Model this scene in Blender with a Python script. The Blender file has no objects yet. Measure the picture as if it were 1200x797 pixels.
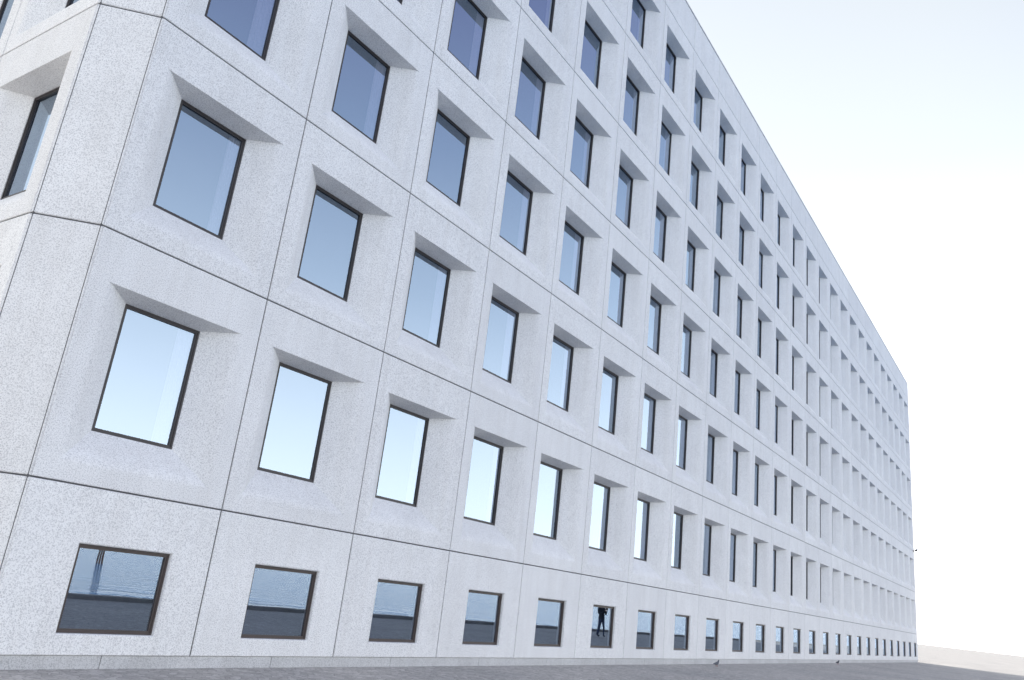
import bpy, bmesh, math, random
from mathutils import Matrix, Vector
random.seed(4)
sc=bpy.context.scene
W=3.0;H=3.566;H0=2.1676;NX=26;NY=8;NF=6;A=0.687;PL=0.17;TOP=25.12;D=0.3808
LX=NX*W; DY=2*A+NY*W
ZT=H0+NF*H
coll=sc.collection

# ---------------- materials ----------------
def newmat(n):
    m=bpy.data.materials.new(n);m.use_nodes=True;nt=m.node_tree
    return m,nt,nt.nodes['Principled BSDF']
def N(nt,t,**k):
    n=nt.nodes.new(t)
    for a,b in k.items():setattr(n,a,b)
    return n
def noise(nt,vec,scale,det=3,rough=.5):
    n=N(nt,'ShaderNodeTexNoise');n.inputs['Scale'].default_value=scale;n.inputs['Detail'].default_value=det;n.inputs['Roughness'].default_value=rough
    nt.links.new(vec,n.inputs['Vector']);return n.outputs['Fac']
def ramp(nt,fac,p0,c0,p1,c1):
    r=N(nt,'ShaderNodeValToRGB');e=r.color_ramp.elements
    e[0].position=p0;e[0].color=(*c0,1);e[1].position=p1;e[1].color=(*c1,1)
    nt.links.new(fac,r.inputs['Fac']);return r.outputs['Color']
def mul(nt,a,b,f=1.0):
    m=N(nt,'ShaderNodeMix',data_type='RGBA',blend_type='MULTIPLY');m.inputs[0].default_value=f
    nt.links.new(a,m.inputs[6]);nt.links.new(b,m.inputs[7]);return m.outputs[2]
def concrete(name,base,var=.04):
    m,nt,b=newmat(name)
    tc=N(nt,'ShaderNodeTexCoord');oi=N(nt,'ShaderNodeObjectInfo')
    ad=N(nt,'ShaderNodeVectorMath',operation='ADD');sca=N(nt,'ShaderNodeVectorMath',operation='SCALE');sca.inputs['Scale'].default_value=57.0
    cx=N(nt,'ShaderNodeCombineXYZ')
    for i in range(3):nt.links.new(oi.outputs['Random'],cx.inputs[i])
    nt.links.new(cx.outputs[0],sca.inputs[0]);nt.links.new(tc.outputs['Object'],ad.inputs[0]);nt.links.new(sca.outputs[0],ad.inputs[1])
    v=ad.outputs[0]
    c1=ramp(nt,noise(nt,v,1.1,4,.65),.3,tuple(x*(1-var) for x in base),.7,tuple(x*(1+var) for x in base))
    c2=ramp(nt,noise(nt,v,58,2,.8),.385,(.66,.66,.67),.53,(1,1,1))
    r=ramp(nt,oi.outputs['Random'],0,(.95,.95,.955),1,(1,1,1))
    mp=N(nt,'ShaderNodeMapping');mp.inputs['Scale'].default_value=(5,5,.35);nt.links.new(v,mp.inputs[0])
    c4=ramp(nt,noise(nt,mp.outputs[0],1.0,3,.6),.32,(.955,.95,.945),.6,(1,1,1))
    c=mul(nt,mul(nt,mul(nt,c1,c2),r),c4)
    nt.links.new(c,b.inputs['Base Color']);b.inputs['Roughness'].default_value=.85
    b.inputs['Specular IOR Level'].default_value=.2
    return m
M_con=concrete('precast_concrete',(.86,.86,.855))
M_pl=concrete('plinth_stone',(.60,.60,.60),.1)
def plain(name,col,rough=.6,metal=0,sc_=3,var=.15):
    m,nt,b=newmat(name);tc=N(nt,'ShaderNodeTexCoord')
    c=ramp(nt,noise(nt,tc.outputs['Object'],sc_,2),.3,tuple(x*(1-var) for x in col),.7,tuple(x*(1+var) for x in col))
    nt.links.new(c,b.inputs['Base Color']);b.inputs['Roughness'].default_value=rough;b.inputs['Metallic'].default_value=metal
    return m
M_joint=plain('joint_sealant',(.10,.10,.105),.9)
M_frame=plain('bronze_frame',(.045,.04,.041),.45,.2)
M_frameg=plain('brown_frame',(.065,.05,.046),.5,.1)
M_core=plain('dark_interior',(.04,.035,.055),.9)
M_curt=plain('curtain_fabric',(.55,.55,.54),.9,0,30,.1)
M_roof=plain('roof_felt',(.12,.12,.12),.9)
M_cap=plain('zinc_cap',(.5,.5,.52),.5,.3)
# coated glass
m,nt,b=newmat('coated_glass');M_glass=m
nt.nodes.remove(b);out=nt.nodes['Material Output']
tc=N(nt,'ShaderNodeTexCoord')
df=N(nt,'ShaderNodeBsdfTransparent');df.inputs['Color'].default_value=(.62,.60,.70,1)
gl=N(nt,'ShaderNodeBsdfGlossy');gl.inputs['Roughness'].default_value=.0;gl.inputs['Color'].default_value=(.70,.84,1.0,1)
bp=N(nt,'ShaderNodeBump');bp.inputs['Strength'].default_value=.08;bp.inputs['Distance'].default_value=.02
nt.links.new(noise(nt,tc.outputs['Object'],.9,1),bp.inputs['Height']);nt.links.new(bp.outputs[0],gl.inputs['Normal'])
lw=N(nt,'ShaderNodeFresnel');lw.inputs['IOR'].default_value=1.5
mr=N(nt,'ShaderNodeMapRange');mr.inputs['From Min'].default_value=0.04;mr.inputs['From Max'].default_value=.5;mr.inputs['To Min'].default_value=.40;mr.inputs['To Max'].default_value=.8
nt.links.new(lw.outputs[0],mr.inputs['Value'])
mx=N(nt,'ShaderNodeMixShader');nt.links.new(mr.outputs[0],mx.inputs[0]);nt.links.new(df.outputs[0],mx.inputs[1]);nt.links.new(gl.outputs[0],mx.inputs[2])
nt.links.new(mx.outputs[0],out.inputs['Surface'])

# ---------------- helpers ----------------
def mesh_from(name,verts,faces,mats,fm=None):
    me=bpy.data.meshes.new(name);me.from_pydata(verts,[],faces);me.update()
    bm=bmesh.new();bm.from_mesh(me);bmesh.ops.recalc_face_normals(bm,faces=bm.faces) if fm is None else None
    bm.to_mesh(me);bm.free()
    for x in mats:me.materials.append(x)
    if fm:
        for p,i in zip(me.polygons,fm):p.material_index=i
    return me
def obj(name,me,parent=None,mat=None):
    o=bpy.data.objects.new(name,me);coll.objects.link(o)
    if parent:o.parent=parent
    if mat is not None:o.matrix_local=mat
    return o
def empty(name):
    o=bpy.data.objects.new(name,None);coll.objects.link(o);return o
def rect(x0,x1,z0,z1,y):return [(x0,y,z0),(x1,y,z0),(x1,y,z1),(x0,y,z1)]
def boxes(name,lst,mat):
    V=[];Fc=[]
    for (x0,x1,y0,y1,z0,z1) in lst:
        n=len(V);V+=[(x0,y0,z0),(x1,y0,z0),(x1,y1,z0),(x0,y1,z0),(x0,y0,z1),(x1,y0,z1),(x1,y1,z1),(x0,y1,z1)]
        Fc+=[tuple(n+i for i in f) for f in [(0,3,2,1),(4,5,6,7),(0,1,5,4),(1,2,6,5),(2,3,7,6),(3,0,4,7)]]
    return mesh_from(name,V,Fc,[mat],[0]*len(Fc))
g=.011
def loops_mesh(name,loops,mat):
    V=[];Fc=[]
    for L in loops:V+=L
    for k in range(len(loops)-1):
        for i in range(4):
            j=(i+1)%4;Fc.append((k*4+i,k*4+j,(k+1)*4+j,(k+1)*4+i))
    return mesh_from(name,V,Fc,[mat],[0]*len(Fc))
wx0,wx1,wz0,wz1=.817,2.142,.787,2.726
fx0,fx1,fz0,fz1=.338,2.595,.33,2.8156
def win_panel():
    L=[rect(g,W-g,g,H-g,.14),rect(g,W-g,g,H-g,.014),rect(g+.004,W-g-.004,g+.004,H-g-.004,.004),rect(g+.014,W-g-.014,g+.014,H-g-.014,0)]
    n=6
    for k in range(n+1):
        t=k/n
        r=.09; f=r/D
        s=(1-t)**2*.07 - t*t*f*.46 ; y=t*t*r
        zt=fz1+(.006 if k==0 else 0)-(fz1-wz1)*y/D
        L.append(rect(fx0-s,fx1+s,fz0-s,zt,y if k else 0.0))
    L.append(rect(wx0,wx1,wz0,wz1,D));L.append(rect(wx0,wx1,wz0,wz1,D+.09))
    return loops_mesh('window_panel',L,M_con)
def frame_glass(x0,x1,z0,z1,y,w,mf,nm):
    L=[rect(x0+.004,x1-.004,z0+.004,z1-.004,y+.05),rect(x0+.004,x1-.004,z0+.004,z1-.004,y),rect(x0+w*.55,x1-w*.55,z0+w*.55,z1-w*.55,y),rect(x0+w*.55,x1-w*.55,z0+w*.55,z1-w*.55,y+.012),
       rect(x0+w,x1-w,z0+w,z1-w,y+.012),rect(x0+w,x1-w,z0+w,z1-w,y+.045)]
    fr=loops_mesh(nm+'_frame',L,mf)
    gm=mesh_from(nm+'_glass',rect(x0+w,x1-w,z0+w,z1-w,y+.04),[(0,1,2,3)],[M_glass],[0])
    return fr,gm
P_win=win_panel()
P_fr,P_gl=frame_glass(wx0,wx1,wz0,wz1,D+.01,.055,M_frame,'window')
gx0,gx1,gz0,gz1,gd=.8796,2.3049,.2743,1.4148,.127
P_gnd=loops_mesh('ground_panel',[rect(g,W-g,.001,H0-g,.14),rect(g,W-g,.001,H0-g,.014),rect(g+.014,W-g-.014,.012,H0-g-.014,0),
   rect(gx0-.02,gx1+.02,gz0-.02,gz1+.02,0),rect(gx0-.006,gx1+.006,gz0-.006,gz1+.006,.012),rect(gx0,gx1,gz0,gz1,.04),rect(gx0,gx1,gz0,gz1,gd+.08)],M_con)
G_fr,G_gl=frame_glass(gx0,gx1,gz0,gz1,.06,.055,M_frameg,'ground_window')
def curtain(w_,seed):
    rr=random.Random(seed);V=[];Fc=[];n=14
    for k in range(n+1):
        x=wx1-.02-w_+w_*k/n;y=.485+.012*math.sin(k*2.1+seed)+rr.uniform(-.003,.003)
        V+=[(x,y,wz0+.03),(x,y,wz1-.02)]
    for k in range(n):Fc.append((2*k,2*k+2,2*k+3,2*k+1))
    return mesh_from('curtain',V,Fc,[M_curt],[0]*n)
CUR=[curtain(.30,1),curtain(.24,2),curtain(.36,3)]
PH=TOP-ZT
P_par=loops_mesh('parapet_panel',[rect(g,W-g,g,PH,.16),rect(g,W-g,g,PH,.014),rect(g+.014,W-g-.014,g+.014,PH-.014,0)],M_con)
def cap_last(me):
    bm=bmesh.new();bm.from_mesh(me);bm.verts.ensure_lookup_table();n=len(bm.verts);bm.faces.new([bm.verts[n-4+i] for i in range(4)]);bm.to_mesh(me);bm.free()
cap_last(P_par)

B=empty('office_building')
def facade(M,n):
    for i in range(n):
        for j in range(NF):
            T=M@Matrix.Translation((i*W,0,H0+j*H))
            obj('facade_panel',P_win,B,T);obj('window_frame',P_fr,B,T)
            R=Matrix.Translation((wx0,0,wz0))@Matrix.Rotation(random.gauss(0,.002),4,'Z')@Matrix.Rotation(random.gauss(0,.002),4,'X')@Matrix.Translation((-wx0,0,-wz0))
            obj('window_glass',P_gl,B,T@R)
            if random.random()<.75:obj('curtain',random.choice(CUR),B,T)
        T=M@Matrix.Translation((i*W,0,0))
        obj('ground_floor_panel',P_gnd,B,T);obj('ground_window_frame',G_fr,B,T);obj('ground_window_glass',G_gl,B,T)
        obj('parapet_panel',P_par,B,M@Matrix.Translation((i*W,0,ZT)))
    L=n*W;bx=[]
    for i in range(0,n+1):
        bx.append((i*W-.03,i*W+.03,.022,.1,0.0,TOP-.01))
    for j in range(NF+1):
        z=H0+j*H
        for i in range(n):bx.append((i*W+.031,(i+1)*W-.031,.022,.1,z-.03,z+.03))
    obj('joint_sealant',boxes('joints',bx,M_joint),B,M)
    bl=[];x=-1.4
    while x<L:
        a_=max(x+.006,0.0);b_=min(x+W-.006,L)
        if b_>a_:bl.append((a_,b_,.025,.2,-PL-.1,-.004))
        x+=W
    obj('plinth',boxes('plinth',bl,M_pl),B,M)
    obj('plinth_backing',boxes('plinth_backing',[(0,L,.04,.19,-PL-.1,-.01)],M_joint),B,M)
front=Matrix.Identity(4)
left=Matrix.Translation((-A,A+NY*W,0))@Matrix.Rotation(-math.pi/2,4,'Z')
right=Matrix.Translation((LX+A,A,0))@Matrix.Rotation(math.pi/2,4,'Z')
facade(front,NX);facade(left,NY);facade(right,NY)
cw=A*math.sqrt(2)
def corner(M):
    zs=[(0,H0)]+[(H0+j*H,H0+(j+1)*H) for j in range(NF)]+[(ZT,TOP)]
    for k,(a,b) in enumerate(zs):
        me=loops_mesh('corner_panel',[rect(.004,cw-.004,a+g,b-(g if k<7 else 0),.14),rect(.004,cw-.004,a+g,b-g,.012),rect(.014,cw-.014,a+g+.012,b-g-.012,0)],M_con)
        cap_last(me);obj('corner_panel',me,B,M)
    obj('corner_joint',boxes('cj',[(.03,cw-.03,.022,.1,0,TOP-.01)],M_joint),B,M)
    obj('corner_plinth',boxes('cp',[(.01,cw-.01,.025,.2,-PL-.1,-.004)],M_pl),B,M)
corner(Matrix.Translation((-A,A,0))@Matrix.Rotation(-math.pi/4,4,'Z'))
corner(Matrix.Translation((LX,0,0))@Matrix.Rotation(math.pi/4,4,'Z'))
obj('interior_core',boxes('core',[(-A+.56,LX+A-.56,.56+.0,DY-.3,-.3,TOP-.35)],M_core),B)
obj('roof',boxes('roof',[(-A+.3,LX+A-.3,.9,DY-.25,TOP-.34,TOP-.2)],M_roof),B)
obj('back_wall',boxes('bw',[(-A+.005,LX+A-.005,DY-.24,DY-.005,-.3,TOP-.01)],M_con),B)
cv=[(0,-.02),(LX,-.02),(LX+A+.02,A),(LX+A+.02,DY),(-A-.02,DY),(-A-.02,A)]
ci=[(.1,.35),(LX-.1,.35),(LX+A-.35,A+.2),(LX+A-.35,DY-.35),(-A+.35,DY-.35),(-A+.35,A+.2)]
V=[];Fc=[]
for z in (TOP+.002,TOP+.05):
    V+=[(x,y,z) for x,y in cv]+[(x,y,z) for x,y in ci]
for i in range(6):
    j=(i+1)%6;Fc+=[(i,j,12+j,12+i),(12+i,12+j,18+j,18+i),(6+i,18+i,18+j,6+j),(i,6+i,6+j,j)]
obj('coping',mesh_from('coping',V,Fc,[M_cap]),B)

# ---------------- ground / quay / sea ----------------
QY=-14.5
m,nt,b=newmat('setts_paving');M_pav=m
tc=N(nt,'ShaderNodeTexCoord');v=tc.outputs['Object']
vo=N(nt,'ShaderNodeTexVoronoi');vo.inputs['Scale'].default_value=9;nt.links.new(v,vo.inputs['Vector'])
vd=N(nt,'ShaderNodeTexVoronoi',feature='DISTANCE_TO_EDGE');vd.inputs['Scale'].default_value=9;nt.links.new(v,vd.inputs['Vector'])
c1=ramp(nt,vo.outputs['Color'],.0,(.37,.355,.34),1,(.64,.62,.60))
c2=ramp(nt,vd.outputs['Distance'],.0,(.6,.6,.6),.09,(1,1,1))
c3=ramp(nt,noise(nt,v,.25,5,.6),.3,(.82,.82,.82),.7,(1.1,1.08,1.05))
c4=ramp(nt,noise(nt,v,40,2,.7),.3,(.75,.75,.75),.6,(1,1,1))
nt.links.new(mul(nt,mul(nt,mul(nt,c1,c2),c3),c4),b.inputs['Base Color']);b.inputs['Roughness'].default_value=.9
bp=N(nt,'ShaderNodeBump');bp.inputs['Strength'].default_value=.35;bp.inputs['Distance'].default_value=.012
nt.links.new(vd.outputs['Distance'],bp.inputs['Height']);nt.links.new(bp.outputs[0],b.inputs['Normal'])
def sheet(name,x0,x1,y0,y1,z,mat,):
    return obj(name,mesh_from(name,[(x0,y0,z),(x1,y0,z),(x1,y1,z),(x0,y1,z)],[(0,1,2,3)],[mat],[0]))
sheet('ground',-1500,4000,QY,4000,-PL,M_pav)
M_q=concrete('quay_granite',(.35,.34,.33),.15)
bx=[(x+.01,x+1.99,QY-.35,QY+.25,-2.6,-PL+.13) for x in [k*2.0 for k in range(-60,150)]]
obj('quay_kerb',boxes('quay_kerb',bx,M_q))
m,nt,b=newmat('sea_water')
b.inputs['Roughness'].default_value=.12;b.inputs['IOR'].default_value=1.33;b.inputs['Specular IOR Level'].default_value=.22
tc=N(nt,'ShaderNodeTexCoord');bp=N(nt,'ShaderNodeBump');bp.inputs['Strength'].default_value=1.0;bp.inputs['Distance'].default_value=4
mp=N(nt,'ShaderNodeMapping');mp.inputs['Scale'].default_value=(.3,1,1);nt.links.new(tc.outputs['Object'],mp.inputs[0])
nz=noise(nt,mp.outputs[0],.45,5,.6)
nt.links.new(ramp(nt,nz,.35,(.004,.07,.20),.65,(.012,.17,.40)),b.inputs['Base Color'])
nt.links.new(nz,bp.inputs['Height']);nt.links.new(bp.outputs[0],b.inputs['Normal'])
sheet('sea',-5000,5000,-8000,QY-.3,-1.6,m)

# ---------------- skinned figures ----------------
def skin_mesh(name,verts,edges,radii,mats,matfn,sub=2):
    me=bpy.data.meshes.new(name);me.from_pydata(verts,edges,[]);o=bpy.data.objects.new(name+'_tmp',me);coll.objects.link(o)
    mo=o.modifiers.new('s','SKIN');mo.use_smooth_shade=True
    for i,sv in enumerate(me.skin_vertices[0].data):
        r_=radii[i];sv.radius=(r_,r_) if not isinstance(r_,tuple) else r_;sv.use_root=(i==0)
    su=o.modifiers.new('u','SUBSURF');su.levels=sub;su.render_levels=sub
    bpy.context.view_layer.update()
    ev=o.evaluated_get(bpy.context.evaluated_depsgraph_get());m2=bpy.data.meshes.new_from_object(ev)
    bpy.data.objects.remove(o);m2.name=name
    m2.materials.clear()
    for x in mats:m2.materials.append(x)
    for p in m2.polygons:p.material_index=matfn(p.center);p.use_smooth=True
    return m2
M_skin=plain('skin',(.5,.3,.22),.6);M_hair=plain('hair',(.06,.04,.03),.7)
M_jk=plain('dark_jacket',(.03,.035,.05),.85);M_jn=plain('denim',(.05,.07,.13),.9);M_sh=plain('shoes',(.02,.02,.02),.6)
M_jk2=plain('red_brown_coat',(.13,.05,.04),.85)
def person(loc,rotz,hgt,jk,phone):
    s=hgt/1.75
    V=[(0,0,.95),(0,0,1.12),(0,-.005,1.32),(0,0,1.46),(0,0,1.53),(0,-.015,1.60),(0,-.02,1.68),(0,-.01,1.735)]
    E=[(0,1),(1,2),(2,3),(3,4),(4,5),(5,6),(6,7)]
    R=[(.155,.11),(.14,.105),(.165,.115),(.11,.08),(.052,.055),(.068,.085),(.078,.098),(.05,.06)]
    for sg in (-1,1):
        n=len(V)
        if phone: arm=[(.17*sg,0,1.42),(.23*sg,-.06,1.14),(.09*sg,-.28,1.33)]
        else: arm=[(.17*sg,0,1.42),(.235*sg,.02,1.12),(.25*sg,-.06,.88)]
        V+=arm;E+=[(3,n),(n,n+1),(n+1,n+2)];R+=[.062,.047,.033]
        n=len(V);f=.06*sg
        V+=[(.095*sg,0,.86),(.11*sg,-.01+f,.48),(.12*sg,.02+f*1.5,.09),(.13*sg,-.12+f*1.5,.045)]
        E+=[(0,n),(n,n+1),(n+1,n+2),(n+2,n+3)];R+=[(.092,.10),.062,.045,(.045,.035)]
    def mf(c):
        if c.z<.1:return 4
        if c.z<.9 and abs(c.x)<.2:return 3
        if c.z>1.51:
            return 1 if (c.z>1.70 or c.y>.03) else 0
        return 2
    P=empty('person')
    body=obj('body',skin_mesh('person_body',V,E,R,[M_skin,M_hair,jk,M_jn,M_sh],mf),P)
    for sg in (-1,1):
        w_=Vector((.09*sg,-.28,1.33)) if phone else Vector((.25*sg,-.06,.88))
        dr=Vector((-.3*sg,-.4,.85)).normalized() if phone else Vector((0,-.1,-1)).normalized()
        sd_=Vector((0,1,0)) if not phone else Vector((sg*.9,-.3,.2)).normalized()
        VV=[tuple(w_),tuple(w_+dr*.09)];EE=[(0,1)];RR=[(.026,.03),(.02,.038)]
        for k in range(4):
            a=w_+dr*.085+sd_*(k-1.5)*.02;n=len(VV)
            L=(.07,.08,.075,.06)[k];VV+=[tuple(a),tuple(a+dr*L*.6),tuple(a+dr*L*.95+Vector((-.02*sg,0,0)))]
            EE+=[(1,n),(n,n+1),(n+1,n+2)];RR+=[.009,.008,.007]
        n=len(VV);a=w_+dr*.03-sd_*.03;VV+=[tuple(a),tuple(a+dr*.05-sd_*.02)];EE+=[(0,n),(n,n+1)];RR+=[.012,.009]
        obj('hand',skin_mesh('hand',VV,EE,RR,[M_skin],lambda c:0,1),P)
    obj('nose',skin_mesh('nose',[(0,-.10,1.655),(0,-.125,1.625)],[(0,1)],[.009,.013],[M_skin],lambda c:0,1),P)
    if phone: obj('camera_body',boxes('cb',[(-.07,.07,-.36,-.30,1.40,1.49),(-.035,.035,-.43,-.361,1.41,1.48)],M_sh),P)
    P.matrix_world=Matrix.Translation(loc)@Matrix.Rotation(rotz,4,'Z')@Matrix.Scale(s,4)
    return P
person((36.6,-10.0,-PL),math.radians(200),1.78,M_jk,True)
person((36.3,-10.6,-PL),math.radians(150),1.68,M_jk2,False)
M_pg=plain('pigeon_feathers',(.10,.11,.13),.7,0,20);M_pl2=plain('pigeon_legs',(.35,.1,.08),.6)
def pigeon(loc,rotz):
    V=[(0,0,.12),(0,-.07,.13),(0,-.105,.175),(0,-.12,.215),(0,-.155,.205),(0,.09,.10),(0,.19,.085)]
    E=[(0,1),(1,2),(2,3),(3,4),(0,5),(5,6)];R=[.06,.05,.028,.026,.006,.038,(.03,.008)]
    for sg in(-1,1):
        n=len(V);V+=[(.025*sg,0,.07),(.028*sg,0,.008),(.028*sg,-.035,.005)];E+=[(0,n),(n,n+1),(n+1,n+2)];R+=[.014,.005,.005]
    o=obj('pigeon',skin_mesh('pigeon',V,E,R,[M_pg,M_pl2],lambda c:1 if c.z<.05 else 0,2));o.matrix_world=Matrix.Translation(loc)@Matrix.Rotation(rotz,4,'Z')
pigeon((24.4,-.6,-PL),1.3);pigeon((44.0,-.5,-PL),-.8)

# security camera on far edge of facade
S=empty('security_camera')
def cyl(name,p0,p1,r0,r1,mat,parent,seg=16):
    p0=Vector(p0);p1=Vector(p1);bm=bmesh.new();bmesh.ops.create_cone(bm,cap_ends=True,segments=seg,radius1=r0,radius2=r1,depth=(p1-p0).length)
    me=bpy.data.meshes.new(name);bm.to_mesh(me);bm.free();me.materials.append(mat)
    return obj(name,me,parent,Matrix.Translation((p0+p1)/2)@(p1-p0).to_track_quat('Z','Y').to_matrix().to_4x4())
cyl('bracket',(LX-.3,-.001,9.3),(LX-.3,-.24,9.42),.04,.04,M_frame,S)
cyl('housing',(LX-.05,-.26,9.50),(LX-.6,-.26,9.36),.085,.085,M_cap,S)
cyl('lens_hood',(LX-.6,-.26,9.36),(LX-.72,-.26,9.33),.07,.095,M_frame,S)
cyl('wall_plate',(LX-.3,.0,9.3),(LX-.3,-.03,9.3),.1,.1,M_frame,S)

# mooring dolphin in the sea
M_w=plain('tarred_timber',(.10,.065,.045),.9,0,6,.4)
Dp=empty('wooden_mooring_dolphin')
for k in range(7):
    a=k*2*math.pi/6;rr=0 if k==6 else 1
    cyl('pile',(rr*.55*math.cos(a),rr*.55*math.sin(a),-3),(rr*.36*math.cos(a),rr*.36*math.sin(a),3.6+.2*(k%3)),.17,.15,M_w,Dp)
cyl('binding_band',(0,0,2.5),(0,0,2.75),.62,.62,M_frame,Dp,24)
Dp.matrix_world=Matrix.Translation((85,-140,.2))

# ---------------- light ----------------
EL=42;AZ=8
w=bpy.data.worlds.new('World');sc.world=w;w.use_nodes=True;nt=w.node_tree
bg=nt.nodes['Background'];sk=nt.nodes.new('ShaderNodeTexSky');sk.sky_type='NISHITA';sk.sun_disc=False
sk.sun_elevation=math.radians(EL);sk.sun_rotation=math.radians(AZ);sk.dust_density=1.0;sk.air_density=1.0;sk.ozone_density=1.0;sk.altitude=0
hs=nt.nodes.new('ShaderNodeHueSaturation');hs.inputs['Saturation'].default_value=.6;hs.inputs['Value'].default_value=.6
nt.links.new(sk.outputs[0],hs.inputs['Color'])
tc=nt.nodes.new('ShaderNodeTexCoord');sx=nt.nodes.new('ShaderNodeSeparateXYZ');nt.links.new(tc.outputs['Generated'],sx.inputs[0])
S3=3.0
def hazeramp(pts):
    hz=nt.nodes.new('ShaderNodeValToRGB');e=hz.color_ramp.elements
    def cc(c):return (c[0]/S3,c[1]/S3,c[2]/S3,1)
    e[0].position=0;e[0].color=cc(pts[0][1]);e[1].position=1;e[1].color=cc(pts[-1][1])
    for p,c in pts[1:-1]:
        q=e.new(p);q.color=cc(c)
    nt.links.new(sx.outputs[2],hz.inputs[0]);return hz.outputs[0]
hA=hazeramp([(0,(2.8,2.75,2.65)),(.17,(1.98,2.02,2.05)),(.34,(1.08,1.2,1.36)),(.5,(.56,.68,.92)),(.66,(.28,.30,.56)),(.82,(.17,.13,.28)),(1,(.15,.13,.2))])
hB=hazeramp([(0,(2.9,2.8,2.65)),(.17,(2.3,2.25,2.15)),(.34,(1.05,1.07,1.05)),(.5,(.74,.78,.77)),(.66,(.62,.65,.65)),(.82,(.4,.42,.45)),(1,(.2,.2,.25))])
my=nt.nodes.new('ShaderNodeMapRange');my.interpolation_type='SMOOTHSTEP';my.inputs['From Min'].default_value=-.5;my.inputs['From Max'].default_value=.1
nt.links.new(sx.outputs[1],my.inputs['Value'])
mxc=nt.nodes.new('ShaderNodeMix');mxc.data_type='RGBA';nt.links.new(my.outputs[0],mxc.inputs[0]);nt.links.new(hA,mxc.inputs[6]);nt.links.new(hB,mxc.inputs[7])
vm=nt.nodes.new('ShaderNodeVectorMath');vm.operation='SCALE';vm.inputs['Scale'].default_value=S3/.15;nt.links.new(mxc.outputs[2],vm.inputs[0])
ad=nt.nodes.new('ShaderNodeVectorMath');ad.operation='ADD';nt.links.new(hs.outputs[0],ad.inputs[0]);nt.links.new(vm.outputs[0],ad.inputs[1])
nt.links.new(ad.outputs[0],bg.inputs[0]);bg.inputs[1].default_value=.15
sd=bpy.data.lights.new('sun','SUN');sd.energy=4.5;sd.angle=math.radians(.5);sd.color=(1,.95,.88)
so=bpy.data.objects.new('sun',sd);coll.objects.link(so)
dirv=Vector((math.sin(math.radians(AZ))*math.cos(math.radians(EL)),math.cos(math.radians(AZ))*math.cos(math.radians(EL)),math.sin(math.radians(EL))))
so.rotation_euler=dirv.to_track_quat('Z','Y').to_euler();so.location=dirv*100

# ---------------- camera ----------------
yaw,pit,rol=math.radians(55.10),math.radians(17.51),math.radians(-6.68)
fw=Vector((math.sin(yaw)*math.cos(pit),math.cos(yaw)*math.cos(pit),math.sin(pit)))
r=fw.cross(Vector((0,0,1))).normalized();d=fw.cross(r)
c,s=math.cos(rol),math.sin(rol);r2=c*r+s*d;d2=-s*r+c*d
cam=bpy.data.cameras.new('camera');co=bpy.data.objects.new('camera',cam);coll.objects.link(co)
Mx=Matrix.Identity(4)
for i in range(3):
    Mx[i][0]=r2[i];Mx[i][1]=-d2[i];Mx[i][2]=-fw[i]
Mx[0][3],Mx[1][3],Mx[2][3]=-5.314,-10.959,1.3906
co.matrix_world=Mx
cam.sensor_width=36;cam.lens=944.39/1200*36;cam.clip_end=20000;cam.clip_start=.05
sc.camera=co
sc.view_settings.view_transform='Standard';sc.view_settings.look='None';sc.view_settings.exposure=0
